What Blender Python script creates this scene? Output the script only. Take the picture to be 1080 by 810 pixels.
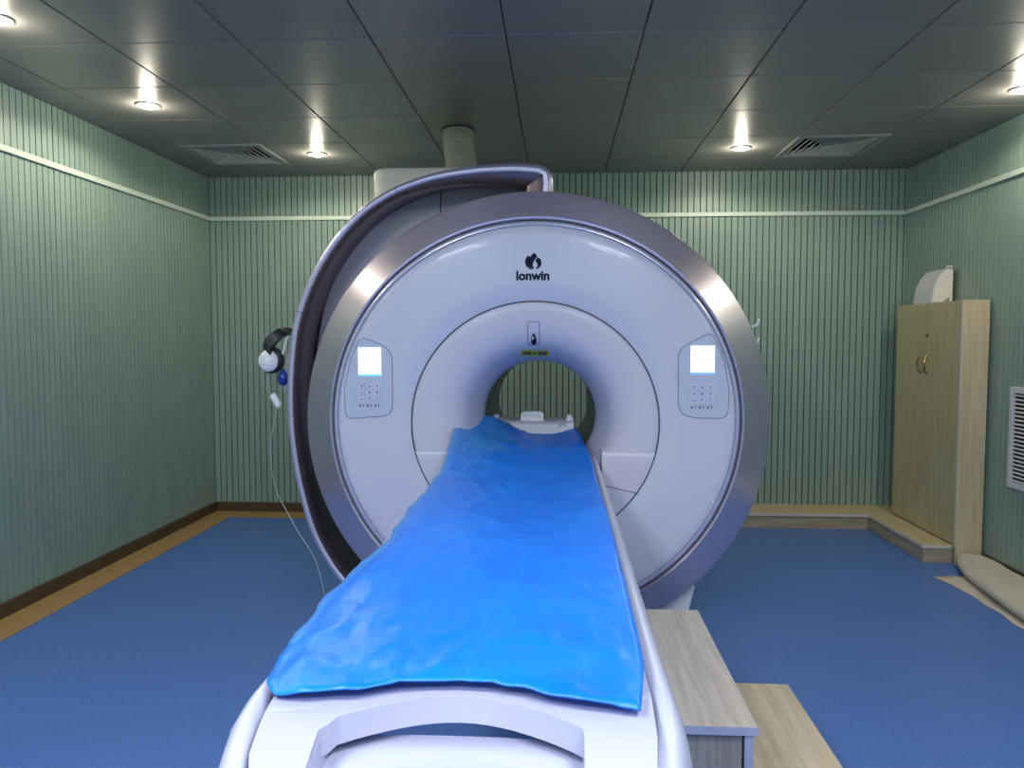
import bpy, bmesh, math, random
from mathutils import Vector, noise, Matrix
random.seed(4)
S = bpy.context.scene
for o in list(bpy.data.objects):
    bpy.data.objects.remove(o)
COL = S.collection

# ---------------------------------------------------------------- camera
CAM_H = 1.452; YAW = 0.05913; PITCH = 0.05809
cd = bpy.data.cameras.new('camera'); cam = bpy.data.objects.new('camera', cd); COL.objects.link(cam)
cd.sensor_width = 36; cd.lens = 818.5/1080*36; cd.clip_start = 0.05; cd.clip_end = 50
cam.location = (0, 0, CAM_H); cam.rotation_euler = (math.pi/2-PITCH, 0, YAW)
S.camera = cam

# ---------------------------------------------------------------- world, exposure, big lights
w = bpy.data.worlds.new('world'); S.world = w; w.use_nodes = True
w.node_tree.nodes['Background'].inputs[0].default_value = (0.05, 0.06, 0.07, 1)
w.node_tree.nodes['Background'].inputs[1].default_value = 0.3
S.view_settings.view_transform = 'Standard'; S.view_settings.look = 'None'
S.view_settings.gamma = 1; S.view_settings.use_curve_mapping = False
S.view_settings.exposure = 0.22
DOWN_W = 4.2; SPOT_W = 13.5; DOWN_C = (1.0, 0.92, 0.74)
PANEL_W = 38.0; PANEL_C = (0.84, 0.88, 1.0)

XL, XR, YB, YF, H, RAIL = -2.882, 2.73, 6.33, -1.6, 2.78, 2.44
GX, GY, TS = -0.233, 3.468, 0.6          # ceiling grid

# ---------------------------------------------------------------- materials
def mat(name, col, rough=0.5, metal=0.0, coat=0.0, spec=0.5, emis=None, es=0, alpha=1, trans=0, aniso=0):
    m = bpy.data.materials.new(name); m.use_nodes = True
    b = m.node_tree.nodes['Principled BSDF']
    b.inputs['Base Color'].default_value = (*col, 1); b.inputs['Roughness'].default_value = rough
    b.inputs['Metallic'].default_value = metal; b.inputs['Coat Weight'].default_value = coat
    b.inputs['Specular IOR Level'].default_value = spec
    b.inputs['Anisotropic'].default_value = aniso
    b.inputs['Transmission Weight'].default_value = trans
    if emis: b.inputs['Emission Color'].default_value = (*emis, 1); b.inputs['Emission Strength'].default_value = es
    return m
def nd(m, t, **k):
    n = m.node_tree.nodes.new(t)
    for a, v in k.items(): setattr(n, a, v)
    return n
def lk(m, a, b): m.node_tree.links.new(a, b)
def noisy(m, c1, c2, scale=(1, 1, 1), ns=5, detail=4, rough=.6, lo=.3, hi=.7, bump=0, bdist=.01, obj=True, dist=0):
    tc = nd(m, 'ShaderNodeTexCoord'); mp = nd(m, 'ShaderNodeMapping'); mp.inputs['Scale'].default_value = scale
    lk(m, tc.outputs['Object'], mp.inputs[0])
    n = nd(m, 'ShaderNodeTexNoise'); n.inputs['Scale'].default_value = ns; n.inputs['Detail'].default_value = detail
    n.inputs['Roughness'].default_value = rough; n.inputs['Distortion'].default_value = dist
    lk(m, mp.outputs[0], n.inputs['Vector'])
    r = nd(m, 'ShaderNodeValToRGB'); r.color_ramp.elements[0].position = lo; r.color_ramp.elements[1].position = hi
    r.color_ramp.elements[0].color = (*c1, 1); r.color_ramp.elements[1].color = (*c2, 1)
    lk(m, n.outputs['Fac'], r.inputs[0])
    b = m.node_tree.nodes['Principled BSDF']; lk(m, r.outputs[0], b.inputs['Base Color'])
    if bump:
        bp = nd(m, 'ShaderNodeBump'); bp.inputs['Strength'].default_value = bump; bp.inputs['Distance'].default_value = bdist
        lk(m, n.outputs['Fac'], bp.inputs['Height']); lk(m, bp.outputs[0], b.inputs['Normal'])
    return m, r, n
def wood(name, axis, c1, c2, rough=.42):
    m = mat(name, c1, rough)
    sc = [22, 22, 22]; sc['XYZ'.index(axis)] = 1.1
    _, r, n = noisy(m, c1, c2, sc, 2.2, 6, .62, .34, .68, .08, .002, dist=.6)
    return m
def srgb(r, g, b):
    f = lambda c: (c/255/12.92) if c <= 10 else ((c/255+.055)/1.055)**2.4
    return (f(r), f(g), f(b))

M = {}
M['plank'] = noisy(mat('painted_cladding', (.3, .45, .38), .42), (.238, .338, .290), (.275, .382, .330), (1, 1, .3), 6, 3)[0]
M['plank_back'] = mat('groove_green', (.035, .075, .058), .8)
M['plank_edge'] = M['plank']
M['rail'] = mat('white_rail', (.62, .72, .62), .45)
M['base'] = noisy(mat('brown_baseboard', (.07, .045, .02), .45), (.060, .038, .018), (.10, .066, .034), (3, 3, 20), 3)[0]
M['border'] = noisy(mat('tan_border', (.36, .23, .09), .5), (.33, .205, .075), (.40, .26, .11), (1, 1, 1), 30, 4)[0]
fl = mat('blue_vinyl', (.06, .14, .38), .38)
noisy(fl, (.062, .150, .430), (.100, .220, .580), (1, 1, 1), 55, 6, .9, .38, .64)
M['floor'] = fl
M['tile'] = noisy(mat('ceiling_metal', (.17, .18, .175), .36, .4), (.285, .272, .264), (.325, .312, .300), (1, 1, 1), 1.2, 2, bump=.02)[0]
M['tgap'] = mat('ceiling_void', (.35, .36, .35), .6)
M['steel'] = mat('grey_frame', (.36, .38, .37), .4, .3)
M['louver'] = mat('louver_grey', (.48, .50, .48), .45, .2)
M['dark'] = mat('dark_void', (.008, .008, .008), .9)
M['lens'] = mat('lamp_lens', (1, 1, 1), .3, emis=(1.0, .97, .78), es=55)
M['ledp'] = mat('led_diffuser', (1, 1, 1), .3, emis=PANEL_C, es=6)
M['chrome'] = mat('chrome', (.7, .7, .68), .2, 1)
M['white'] = mat('scanner_white', (.58, .60, .73), .33, coat=.15)
M['white2'] = mat('bore_white', (.58, .57, .68), .42, coat=.1)
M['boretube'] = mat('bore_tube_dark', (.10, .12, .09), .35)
M['lav'] = mat('lavender_panel', (.74, .72, .82), .4, .1)
M['lip'] = mat('pearl_lip', (.62, .62, .80), .22, .5)
M['seam'] = mat('seam_dark', (.045, .05, .07), .7)
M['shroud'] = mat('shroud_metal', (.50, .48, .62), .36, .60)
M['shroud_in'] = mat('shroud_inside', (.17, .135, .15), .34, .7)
M['cream'] = mat('cream_cover', (.66, .67, .60), .45)
ring = mat('brushed_ring', (.72, .635, .70), .40, 1.0, aniso=.85)
ring.node_tree.nodes['Principled BSDF'].inputs['Anisotropic Rotation'].default_value = .25
tg = nd(ring, 'ShaderNodeTangent', direction_type='RADIAL', axis='Y')
lk(ring, tg.outputs[0], ring.node_tree.nodes['Principled BSDF'].inputs['Tangent'])
M['ring'] = ring
M['navy'] = mat('navy_print', (.005, .008, .028), .6, spec=.15)
M['screen'] = mat('screen_lit', (.8, .85, .9), .3, emis=(.93, .97, 1.0), es=.84)
M['screen_txt'] = mat('screen_text', (.5, .5, .5), .4, emis=(.45, .50, .55), es=.7)
M['teal'] = mat('screen_teal', (.1, .5, .6), .4, emis=(.12, .50, .62), es=.9)
M['sblue'] = mat('screen_blue', (.1, .3, .7), .4, emis=(.13, .36, .78), es=.9)
M['key'] = mat('key_cap', (.56, .60, .78), .45)
M['keydark'] = mat('key_print', (.12, .14, .22), .5)
M['cpanel'] = mat('control_panel_face', (.50, .56, .70), .38)
M['yellow'] = mat('warning_yellow', (.80, .66, .05), .5)
M['black'] = mat('black_plastic', (.012, .012, .014), .45)
M['table'] = mat('table_white', (.44, .455, .59), .28, coat=.3)
M['tablerim'] = mat('table_rim_white', (.48, .495, .63), .3, coat=.2)
M['plastic_white'] = mat('coil_white', (.80, .82, .86), .4)
M['coilgrey'] = mat('coil_grey', (.55, .57, .60), .45)
M['coilcream'] = mat('coil_cream', (.74, .72, .66), .45)
M['bluebulb'] = mat('blue_rubber', (.01, .04, .30), .3)
M['cable'] = mat('pale_cable', (.45, .50, .52), .4)
M['wood_v'] = wood('oak_vertical', 'Z', (.40, .345, .185), (.56, .50, .30))
M['wood_side'] = wood('oak_end_panel', 'Z', (.45, .37, .235), (.60, .51, .34))
M['wood_x'] = wood('oak_along_x', 'X', (.46, .38, .22), (.62, .52, .32))
M['wood_y'] = wood('oak_along_y', 'Y', (.46, .38, .22), (.62, .52, .32))
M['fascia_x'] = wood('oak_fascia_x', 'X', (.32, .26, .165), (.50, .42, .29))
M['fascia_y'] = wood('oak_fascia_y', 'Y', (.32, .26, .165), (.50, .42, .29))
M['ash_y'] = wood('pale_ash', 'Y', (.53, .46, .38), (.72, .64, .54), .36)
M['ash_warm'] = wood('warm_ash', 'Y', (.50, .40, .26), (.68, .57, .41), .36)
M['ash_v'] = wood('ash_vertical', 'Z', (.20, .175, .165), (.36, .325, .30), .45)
M['edge'] = mat('edge_banding', (.60, .58, .54), .35)
M['edge_l'] = mat('lavender_edging', (.42, .43, .52), .3, .2)
M['brass'] = mat('brass_handle', (.32, .25, .09), .3, .9)
M['lock'] = mat('brass_lock', (.30, .22, .04), .35, .8)
cl = mat('beige_cloth', (.40, .36, .29), .85)
noisy(cl, (.50, .45, .37), (.60, .55, .46), (1, 1, 1), 14, 5, .7, .3, .7, .35, .006)
M['cloth'] = cl
M['slat'] = mat('white_slat', (.62, .64, .70), .4)
M['duct'] = mat('duct_grey', (.46, .46, .38), .55)
M['door'] = mat('door_grey', (.35, .38, .38), .5)
# thin blue plastic sheet, milky and see-through where it lies in a loose single layer
sh = mat('blue_plastic', (0.0, .19, .84), .37, coat=.0)
b = sh.node_tree.nodes['Principled BSDF']
at = nd(sh, 'ShaderNodeAttribute', attribute_name='loose')
tc = nd(sh, 'ShaderNodeTexCoord')
n1 = nd(sh, 'ShaderNodeTexNoise'); n1.inputs['Scale'].default_value = 3.2; n1.inputs['Detail'].default_value = 5; n1.inputs['Distortion'].default_value = 1.4
lk(sh, tc.outputs['Object'], n1.inputs['Vector'])
rr = nd(sh, 'ShaderNodeValToRGB')
rr.color_ramp.elements[0].color = (0.0, .165, .80, 1); rr.color_ramp.elements[1].color = (0.0, .225, .90, 1)
rr.color_ramp.elements[0].position = .35; rr.color_ramp.elements[1].position = .75
lk(sh, n1.outputs['Fac'], rr.inputs[0])
mx = nd(sh, 'ShaderNodeMix', data_type='RGBA'); lk(sh, at.outputs['Fac'], mx.inputs['Factor'])
lk(sh, rr.outputs[0], mx.inputs['A']); mx.inputs['B'].default_value = (.085, .33, .66, 1)
lk(sh, mx.outputs['Result'], b.inputs['Base Color'])
n2 = nd(sh, 'ShaderNodeTexNoise'); n2.inputs['Scale'].default_value = 9; n2.inputs['Detail'].default_value = 6; n2.inputs['Distortion'].default_value = 2.2
lk(sh, tc.outputs['Object'], n2.inputs['Vector'])
n3 = nd(sh, 'ShaderNodeTexVoronoi', feature='DISTANCE_TO_EDGE'); n3.inputs['Scale'].default_value = 5
ad = nd(sh, 'ShaderNodeMixRGB'); ad.inputs[0].default_value = .12
lk(sh, tc.outputs['Object'], ad.inputs[1]); lk(sh, n2.outputs['Color'], ad.inputs[2]); lk(sh, ad.outputs[0], n3.inputs['Vector'])
mm = nd(sh, 'ShaderNodeMath', operation='MULTIPLY_ADD'); mm.inputs[1].default_value = .25
lk(sh, n3.outputs['Distance'], mm.inputs[0]); lk(sh, n2.outputs['Fac'], mm.inputs[2])
bm_ = nd(sh, 'ShaderNodeBump'); bm_.inputs['Strength'].default_value = .30; bm_.inputs['Distance'].default_value = .010
lk(sh, mm.outputs[0], bm_.inputs['Height']); lk(sh, bm_.outputs[0], b.inputs['Normal'])
M['sheet'] = sh

# ---------------------------------------------------------------- helpers
class MB:
    def __init__(s): s.v = []; s.f = []; s.m = []
    def add(s, vs, fs, mi=0):
        o = len(s.v); s.v += [tuple(v) for v in vs]; s.f += [tuple(i+o for i in f) for f in fs]; s.m += [mi]*len(fs); return s
    def box(s, x0, x1, y0, y1, z0, z1, mi=0):
        return s.add([(x0,y0,z0),(x1,y0,z0),(x1,y1,z0),(x0,y1,z0),(x0,y0,z1),(x1,y0,z1),(x1,y1,z1),(x0,y1,z1)],
                     [(0,3,2,1),(4,5,6,7),(0,1,5,4),(1,2,6,5),(2,3,7,6),(3,0,4,7)], mi)
    def tube(s, pts, r, n=8, closed=False, mi=0):
        pts = [Vector(p) for p in pts]; N = len(pts); rings = []; up = None
        for i, p in enumerate(pts):
            a = pts[(i-1) % N] if (closed or i > 0) else p; c = pts[(i+1) % N] if (closed or i < N-1) else p
            t = (c-a).normalized()
            if up is None:
                up = Vector((0, 0, 1)) if abs(t.z) < .9 else Vector((1, 0, 0))
            u = (up - t*up.dot(t)).normalized(); up = u; q = t.cross(u)
            rad = r[i] if isinstance(r, (list, tuple)) else r
            rings.append([p + (u*math.cos(2*math.pi*k/n) + q*math.sin(2*math.pi*k/n))*rad for k in range(n)])
        vs = [x for rg in rings for x in rg]; fs = []
        for i in range(N if closed else N-1):
            j = (i+1) % N
            for k in range(n): l = (k+1) % n; fs.append((i*n+k, i*n+l, j*n+l, j*n+k))
        if not closed:
            fs.append(tuple(range(n))[::-1]); fs.append(tuple((N-1)*n+k for k in range(n)))
        return s.add(vs, fs, mi)
    def grid(s, rows, closed_u=False, closed_v=False, mi=0):
        R, C = len(rows), len(rows[0]); vs = [p for r in rows for p in r]; fs = []
        for i in range(R if closed_v else R-1):
            for j in range(C if closed_u else C-1):
                a, b2, c, d = i*C+j, i*C+(j+1) % C, ((i+1) % R)*C+(j+1) % C, ((i+1) % R)*C+j
                fs.append((a, b2, c, d))
        return s.add(vs, fs, mi)
    def prism(s, poly, fn, t0, t1, mi=0):      # poly: 2-D list, fn(a,b,t) -> point
        n = len(poly)
        return s.add([fn(a, b2, t0) for a, b2 in poly]+[fn(a, b2, t1) for a, b2 in poly],
              [tuple(range(n)), tuple(range(2*n-1, n-1, -1))]+[(i, i+n, (i+1) % n+n, (i+1) % n) for i in range(n)], mi)
    def build(s, name, m, parent=None, smooth=40, bevel=0, seg=2, loc=None, fix=True):
        me = bpy.data.meshes.new(name); me.from_pydata(s.v, [], s.f)
        for x in (m if isinstance(m, (list, tuple)) else [m]): me.materials.append(M[x] if isinstance(x, str) else x)
        if isinstance(m, (list, tuple)):
            for p, i in zip(me.polygons, s.m): p.material_index = i
        if fix:
            bm = bmesh.new(); bm.from_mesh(me); bmesh.ops.recalc_face_normals(bm, faces=bm.faces); bm.to_mesh(me); bm.free()
        if smooth:
            for p in me.polygons: p.use_smooth = True
            me.set_sharp_from_angle(angle=math.radians(smooth))
        o = bpy.data.objects.new(name, me); COL.objects.link(o)
        if parent is not None:
            o.parent = parent
            if parent.type == 'EMPTY' or True:
                off = world_loc(parent)
                me.transform(Matrix.Translation(-off))
        if bevel:
            md = o.modifiers.new('bevel', 'BEVEL'); md.width = bevel; md.segments = seg; md.limit_method = 'ANGLE'; md.angle_limit = math.radians(50)
        return o
def world_loc(o):
    v = Vector(o.location)
    while o.parent: o = o.parent; v += Vector(o.location)
    return v
def tag(o, label=None, cat=None, group=None, kind=None):
    if label: o['label'] = label
    if cat: o['category'] = cat
    if group: o['group'] = group
    if kind: o['kind'] = kind
    return o
def thing(name, loc, label, cat, group=None):
    o = bpy.data.objects.new(name, None); COL.objects.link(o); o.location = loc; o.empty_display_size = .1
    return tag(o, label, cat, group)
def copy_tree(o, parent=None):
    c = o.copy(); COL.objects.link(c); c.parent = parent
    for ch in [x for x in bpy.data.objects if x.parent == o]: copy_tree(ch, c)
    return c
def piece(proto, loc, parent):
    c = proto.copy(); COL.objects.link(c); c.parent = parent; c.location = Vector(loc) - world_loc(parent); return c
def lerp(a, b2, t): return a+(b2-a)*t
def interp(xs, ys, x):
    if x <= xs[0]: return ys[0]
    for i in range(len(xs)-1):
        if x <= xs[i+1]:
            t = (x-xs[i])/(xs[i+1]-xs[i]); return lerp(ys[i], ys[i+1], t)
    return ys[-1]
def smoothpts(pts, k=6):       # Catmull-Rom through points
    pts = [Vector(p) for p in pts]; out = []
    for i in range(len(pts)-1):
        p0 = pts[max(i-1, 0)]; p1 = pts[i]; p2 = pts[i+1]; p3 = pts[min(i+2, len(pts)-1)]
        for j in range(k):
            t = j/k
            out.append(.5*((2*p1)+(-p0+p2)*t+(2*p0-5*p1+4*p2-p3)*t*t+(-p0+3*p1-3*p2+p3)*t**3))
    out.append(pts[-1]); return out

# ================================================================ THE ROOM
floor = tag(MB().box(XL-.1, XR+.1, YF-.1, YB+.1, -.1, 0).build('floor', 'floor', smooth=0), kind='structure')
PITCHW = .0495; GAP = .0078; TH = .012
def wall(name, axis, pos, sgn, a0, a1):
    """backing slab + cladding boards proud of it; axis = normal axis, sgn = outward direction"""
    m = MB()
    if axis == 'X': m.box(min(pos+sgn*TH, pos+sgn*.12), max(pos+sgn*TH, pos+sgn*.12), a0, a1, 0, H)
    else: m.box(a0, a1, min(pos+sgn*TH, pos+sgn*.12), max(pos+sgn*TH, pos+sgn*.12), 0, H)
    wl = tag(m.build(name, 'plank_back', smooth=0), kind='structure')
    p = MB(); n = int((a1-a0)/PITCHW)
    rnd = random.Random(len(name))
    for i in range(n+1):
        u0 = a0+i*PITCHW+GAP/2; u1 = min(a0+(i+1)*PITCHW-GAP/2, a1)
        if u1-u0 < .005: continue
        d = rnd.uniform(0, .0012)
        q0, q1 = sorted((pos+sgn*d, pos+sgn*TH))
        if axis == 'X': p.box(q0, q1, u0, u1, .08, H)
        else: p.box(u0, u1, q0, q1, .08, H)
    tag(p.build('cladding_board', 'plank', wl, smooth=0), kind='stuff')
    return wl
wall('wall_left', 'X', XL, -1, YF, YB)
wall('wall_right', 'X', XR, 1, YF, YB)
wall('wall_back', 'Y', YB, 1, XL, XR)
wall('wall_front', 'Y', YF, -1, XL, XR)
# picture rails, baseboards, floor border
n = 0
def trim(x0, x1, y0, y1, z0, z1, m):
    global n; n += 1
    return tag(MB().box(x0, x1, y0, y1, z0, z1).build('trim_%d' % n, m, smooth=0, bevel=.003), kind='structure')
trim(XL, XL+.016, YF, YB, RAIL-.017, RAIL+.017, 'rail')
trim(XR-.016, XR, YF, YB, RAIL-.017, RAIL+.017, 'rail')
trim(XL+.016, XR-.016, YB-.016, YB, RAIL-.017, RAIL+.017, 'rail')
def baseb(nm, *a): tag(MB().box(*a).build(nm, 'base', smooth=0, bevel=.003), kind='structure')
baseb('baseboard_left', XL, XL+.014, YF, YB, 0, .08)
baseb('baseboard_back', XL+.014, .9, YB-.014, YB, 0, .08)
baseb('baseboard_right', XR-.014, XR, YF, 6.0, 0, .08)
trim(XL+.014, XL+.215, YF, YB-.014, 0, .004, 'border')
trim(XL+.215, .9, YB-.22, YB-.014, 0, .004, 'border')

# ceiling: slab above, lay-in metal tiles each one a piece
ceil = tag(MB().box(XL-.1, XR+.1, YF-.1, YB+.1, H+.03, H+.13).build('ceiling', 'tgap', smooth=0), kind='structure')
xs = [XL]+[GX+TS*k for k in range(-4, 5) if XL < GX+TS*k < XR]+[XR]
ys = [YF]+[GY+TS*k for k in range(-8, 5) if YF+.05 < GY+TS*k < YB]+[YB]
VENTS = [(-2.333, 5.568), (1.867, 5.568)]
meshes = {}
for i in range(len(xs)-1):
    for j in range(len(ys)-1):
        cx, cy = (xs[i]+xs[i+1])/2, (ys[j]+ys[j+1])/2
        if any(abs(cx-a) < .1 and abs(cy-b2) < .1 for a, b2 in VENTS): continue
        wx, wy = round(xs[i+1]-xs[i]-.005, 4), round(ys[j+1]-ys[j]-.005, 4)
        if (wx, wy) not in meshes:
            m = MB(); e = .004
            m.add([(-wx/2, -wy/2, .028), (wx/2, -wy/2, .028), (wx/2, wy/2, .028), (-wx/2, wy/2, .028),
                   (-wx/2, -wy/2, e), (wx/2, -wy/2, e), (wx/2, wy/2, e), (-wx/2, wy/2, e),
                   (-wx/2+e, -wy/2+e, 0), (wx/2-e, -wy/2+e, 0), (wx/2-e, wy/2-e, 0), (-wx/2+e, wy/2-e, 0)],
                  [(0,1,2,3)]+[(a, (a+1) % 4, (a+1) % 4+4, a+4) for a in range(4)]+[(a+4, (a+1) % 4+4, (a+1) % 4+8, a+8) for a in range(4)]+[(8,9,10,11)])
            me_o = m.build('ceiling_tile', 'tile', smooth=0); meshes[(wx, wy)] = me_o.data; bpy.data.objects.remove(me_o)
        o = bpy.data.objects.new('ceiling_tile', meshes[(wx, wy)]); COL.objects.link(o); o.parent = ceil
        o.location = (cx, cy, H); o.rotation_euler = (random.uniform(-.0012, .0012), random.uniform(-.0012, .0012), 0)

# ceiling air diffusers
def diffuser(cx, cy, label):
    t = thing('ceiling_vent', (cx, cy, H), label, 'air vent', None)
    f = MB()
    def sq(r, z): return [(cx-r, cy-r, z), (cx+r, cy-r, z), (cx+r, cy+r, z), (cx-r, cy+r, z)]
    rows = [sq(.297, H+.02), sq(.297, H-.004), sq(.285, H-.008), sq(.262, H-.006), sq(.258, H+.02)]
    f.grid(rows, closed_u=True).build('frame', 'steel', t, smooth=0)
    for k, r in enumerate((.245, .205, .165, .125, .085)):
        q = MB(); q.grid([sq(r, H-.006), sq(r-.036, H+.024), sq(r-.034, H+.026), sq(r+.003, H-.003)], closed_u=True, closed_v=True)
        q.build('louver', 'louver', t, smooth=0)
    MB().grid([sq(.044, H-.006), sq(.036, H-.010), sq(.001, H-.010)], closed_u=True).build('centre_plate', 'louver', t, smooth=0)
    MB().box(cx-.29, cx+.29, cy-.29, cy+.29, H+.0285, H+.0295).build('backing', 'dark', t, smooth=0)
diffuser(*VENTS[0], 'square grey louvred ceiling air vent above the left back corner')
diffuser(*VENTS[1], 'square grey louvred ceiling air vent near the back right, towards the cabinet')

# downlights
def disc(cx, cy, prof, n=28):
    return [[(cx+r*math.cos(2*math.pi*k/n), cy+r*math.sin(2*math.pi*k/n), z) for k in range(n)] for r, z in prof]
def downlight(cx, cy, label=None, group='recessed round ceiling downlights'):
    t = thing('downlight', (cx, cy, H), label, 'ceiling light', group)
    MB().grid(disc(cx, cy, [(.068, H), (.066, H-.006), (.058, H-.009), (.050, H-.006), (.046, H+.004)]), closed_u=True).build('trim_ring', 'steel', t)
    MB().grid(disc(cx, cy, [(.044, H+.002), (.042, H-.008), (.034, H-.015), (.018, H-.019), (.001, H-.020)]), closed_u=True).build('lens', 'lens', t)
    ld = bpy.data.lights.new('downlight_lamp', 'POINT'); ld.energy = DOWN_W; ld.color = DOWN_C; ld.shadow_soft_size = .024
    lo = bpy.data.objects.new('downlight_lamp', ld); COL.objects.link(lo); lo.location = (cx, cy, H-.048)
    ld = bpy.data.lights.new('downlight_beam', 'SPOT'); ld.energy = SPOT_W; ld.color = DOWN_C; ld.shadow_soft_size = .03
    ld.spot_size = math.radians(168); ld.spot_blend = .25
    lo = bpy.data.objects.new('downlight_beam', ld); COL.objects.link(lo); lo.location = (cx, cy, H-.05)
for cx, cy, lb in [(-1.733, 5.568, 'lit round downlight nearest the left back corner, right of the left air vent'),
               (-2.333, 4.368, 'lit round downlight above the left wall, in front of the left air vent'),
               (-2.333, 3.168, 'lit round downlight cut off at the upper left edge of the picture'),
               (1.267, 5.568, 'lit round downlight beside the right air vent, on its left'),
               (2.467, 4.368, 'lit round downlight cut off at the right edge, above the right wall'),
               (2.467, 3.168, 'round downlight over the right wall, nearer the camera and outside the picture'), (-2.333, 1.968, 'round downlight over the left wall, behind the picture edge'), (2.467, 1.968, 'round downlight over the right wall, beside the panel lights, out of view')]:
    downlight(cx, cy, lb or 'recessed round ceiling downlight over the front part of the room, outside the picture')
# flat panel lamps above the front half of the room (behind and above the camera)
for cx, cy in [(-1.133, .168), (.667, .168), (-1.133, -1.032), (.667, -1.032)]:
    t = thing('ceiling_panel_light', (cx, cy, H), 'square flat panel light out of view on the %s, %s' % ('left' if cx < 0 else 'right', 'above the camera' if cy > 0 else 'near the entrance door'), 'ceiling light', 'square panel lights')
    MB().grid([[(cx+a*r, cy+c*r, z) for a, c in ((-1,-1),(1,-1),(1,1),(-1,1))] for r, z in ((.295, H-.001), (.295, H-.010), (.275, H-.012))], closed_u=True).build('frame', 'steel', t, smooth=0)
    MB().box(cx-.275, cx+.275, cy-.275, cy+.275, H-.010, H-.006).build('diffuser', 'ledp', t, smooth=0)
    ld = bpy.data.lights.new('panel_lamp', 'AREA'); ld.shape = 'SQUARE'; ld.size = .54; ld.energy = PANEL_W; ld.color = PANEL_C
    lo = bpy.data.objects.new('panel_lamp', ld); COL.objects.link(lo); lo.location = (cx, cy, H-.016)
# entrance door in the wall behind the camera
dr = tag(MB().box(-.5, .5, YF, YF+.045, 0, 2.1).build('door_1', 'door', smooth=0, bevel=.004), kind='structure')
MB().tube([(.38, YF+.045, 1.02), (.38, YF+.09, 1.02), (.27, YF+.09, 1.02)], .010).build('door_handle', 'chrome', dr)

# ================================================================ SCANNER
g = thing('mri_scanner', (-.105, 4.1, 0), 'large white ring-shaped MRI scanner with brushed metal rim and round open bore', 'scanner')
NA = 128
def ell(cx, cz, rx, rz, y, n=NA):
    return [(cx+rx*math.sin(2*math.pi*k/n), y, cz+rz*math.cos(2*math.pi*k/n)) for k in range(n)]
def elrows(secs): return [ell(*s) for s in secs]
def mix(a, b2, t): return tuple(lerp(x, y, t) for x, y in zip(a, b2))
OUT = (-.105, 1.076, 1.065, 1.041); INN = (-.106, 1.089, .900, .876); MID = (-.104, 1.075, .550, .541); BORE = (-.088, 1.08, .2735, .268)
def sc(E_, k): return (E_[0], E_[1], E_[2]+k, E_[3]+k)
# drum behind the rim
MB().grid(elrows([(*sc(OUT, -.03), 3.592), (*sc(OUT, -.028), 3.62), (*sc(OUT, -.05), 3.9), (*sc(OUT, -.09), 4.7), (*sc(OUT, -.16), 4.86), (*sc(OUT, -.3), 4.92), (*sc(BORE, .12), 4.93)]), closed_u=True).build('drum', 'lav', g)
# brushed metal rim
MB().grid(elrows([(*sc(INN, .012), 3.462), (*sc(INN, .016), 3.446), (*sc(INN, .024), 3.443), (*mix(INN, OUT, .5), 3.487),
      (*sc(OUT, -.012), 3.545), (*OUT, 3.556), (*sc(OUT, .003), 3.566), (*OUT, 3.585), (*sc(OUT, -.03), 3.596)]), closed_u=True).build('metal_rim', 'ring', g, smooth=50)
# pearl lip between face and rim, with dark joint outside it
MB().grid(elrows([(*sc(INN, .014), 3.475), (*sc(INN, .012), 3.462), (*sc(INN, .003), 3.462), (*sc(INN, .001), 3.475)]), closed_u=True).build('rim_joint', 'seam', g)
MB().grid(elrows([(*sc(INN, .004), 3.47), (*sc(INN, .004), 3.444), (*sc(INN, -.001), 3.436), (*sc(INN, -.010), 3.436), (*sc(INN, -.014), 3.445)]), closed_u=True).build('lip_ring', 'lip', g, smooth=60)
# face plate
FY = 3.434
MB().grid(elrows([(*sc(INN, -.012), 3.46), (*sc(INN, -.014), 3.447), (*sc(INN, -.022), 3.440), (*sc(INN, -.045), 3.4355), (*sc(INN, -.08), FY), (*mix(MID, INN, .3), FY),
      (*sc(MID, .006), FY), (*sc(MID, .002), 3.437), (*sc(MID, .001), 3.45)]), closed_u=True).build('face_plate', 'white', g, smooth=50)
# flare and bore tube
fp = [(1.0, 3.45), (.997, 3.437), (.985, FY), (.88, 3.4345), (.74, 3.437), (.62, 3.445), (.52, 3.46), (.43, 3.49), (.35, 3.535), (.28, 3.60), (.23, 3.67), (.2, 3.75)]
rows = [ (*mix(BORE, MID, max(0, (t-.2)/.8)), y) for t, y in fp]
# t=1 -> MID radius, t=.2 -> BORE radius
rows += [(*BORE, 3.84)]
MB().grid(elrows(rows), closed_u=True).build('bore_liner', 'white2', g, smooth=60)
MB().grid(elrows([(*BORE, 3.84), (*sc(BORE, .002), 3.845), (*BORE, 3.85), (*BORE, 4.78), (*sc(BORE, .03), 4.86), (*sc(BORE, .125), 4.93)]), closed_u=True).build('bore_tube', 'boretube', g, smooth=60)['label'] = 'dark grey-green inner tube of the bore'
# seam of the inner cover: shallow dark joint ring
MB().grid(elrows([(*sc(MID, .0035), 3.4328), (*sc(MID, .0035), 3.4350), (*sc(MID, -.0008), 3.4350), (*sc(MID, -.0008), 3.4328)]), closed_u=True, closed_v=True).build('cover_joint', 'seam', g)
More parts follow.
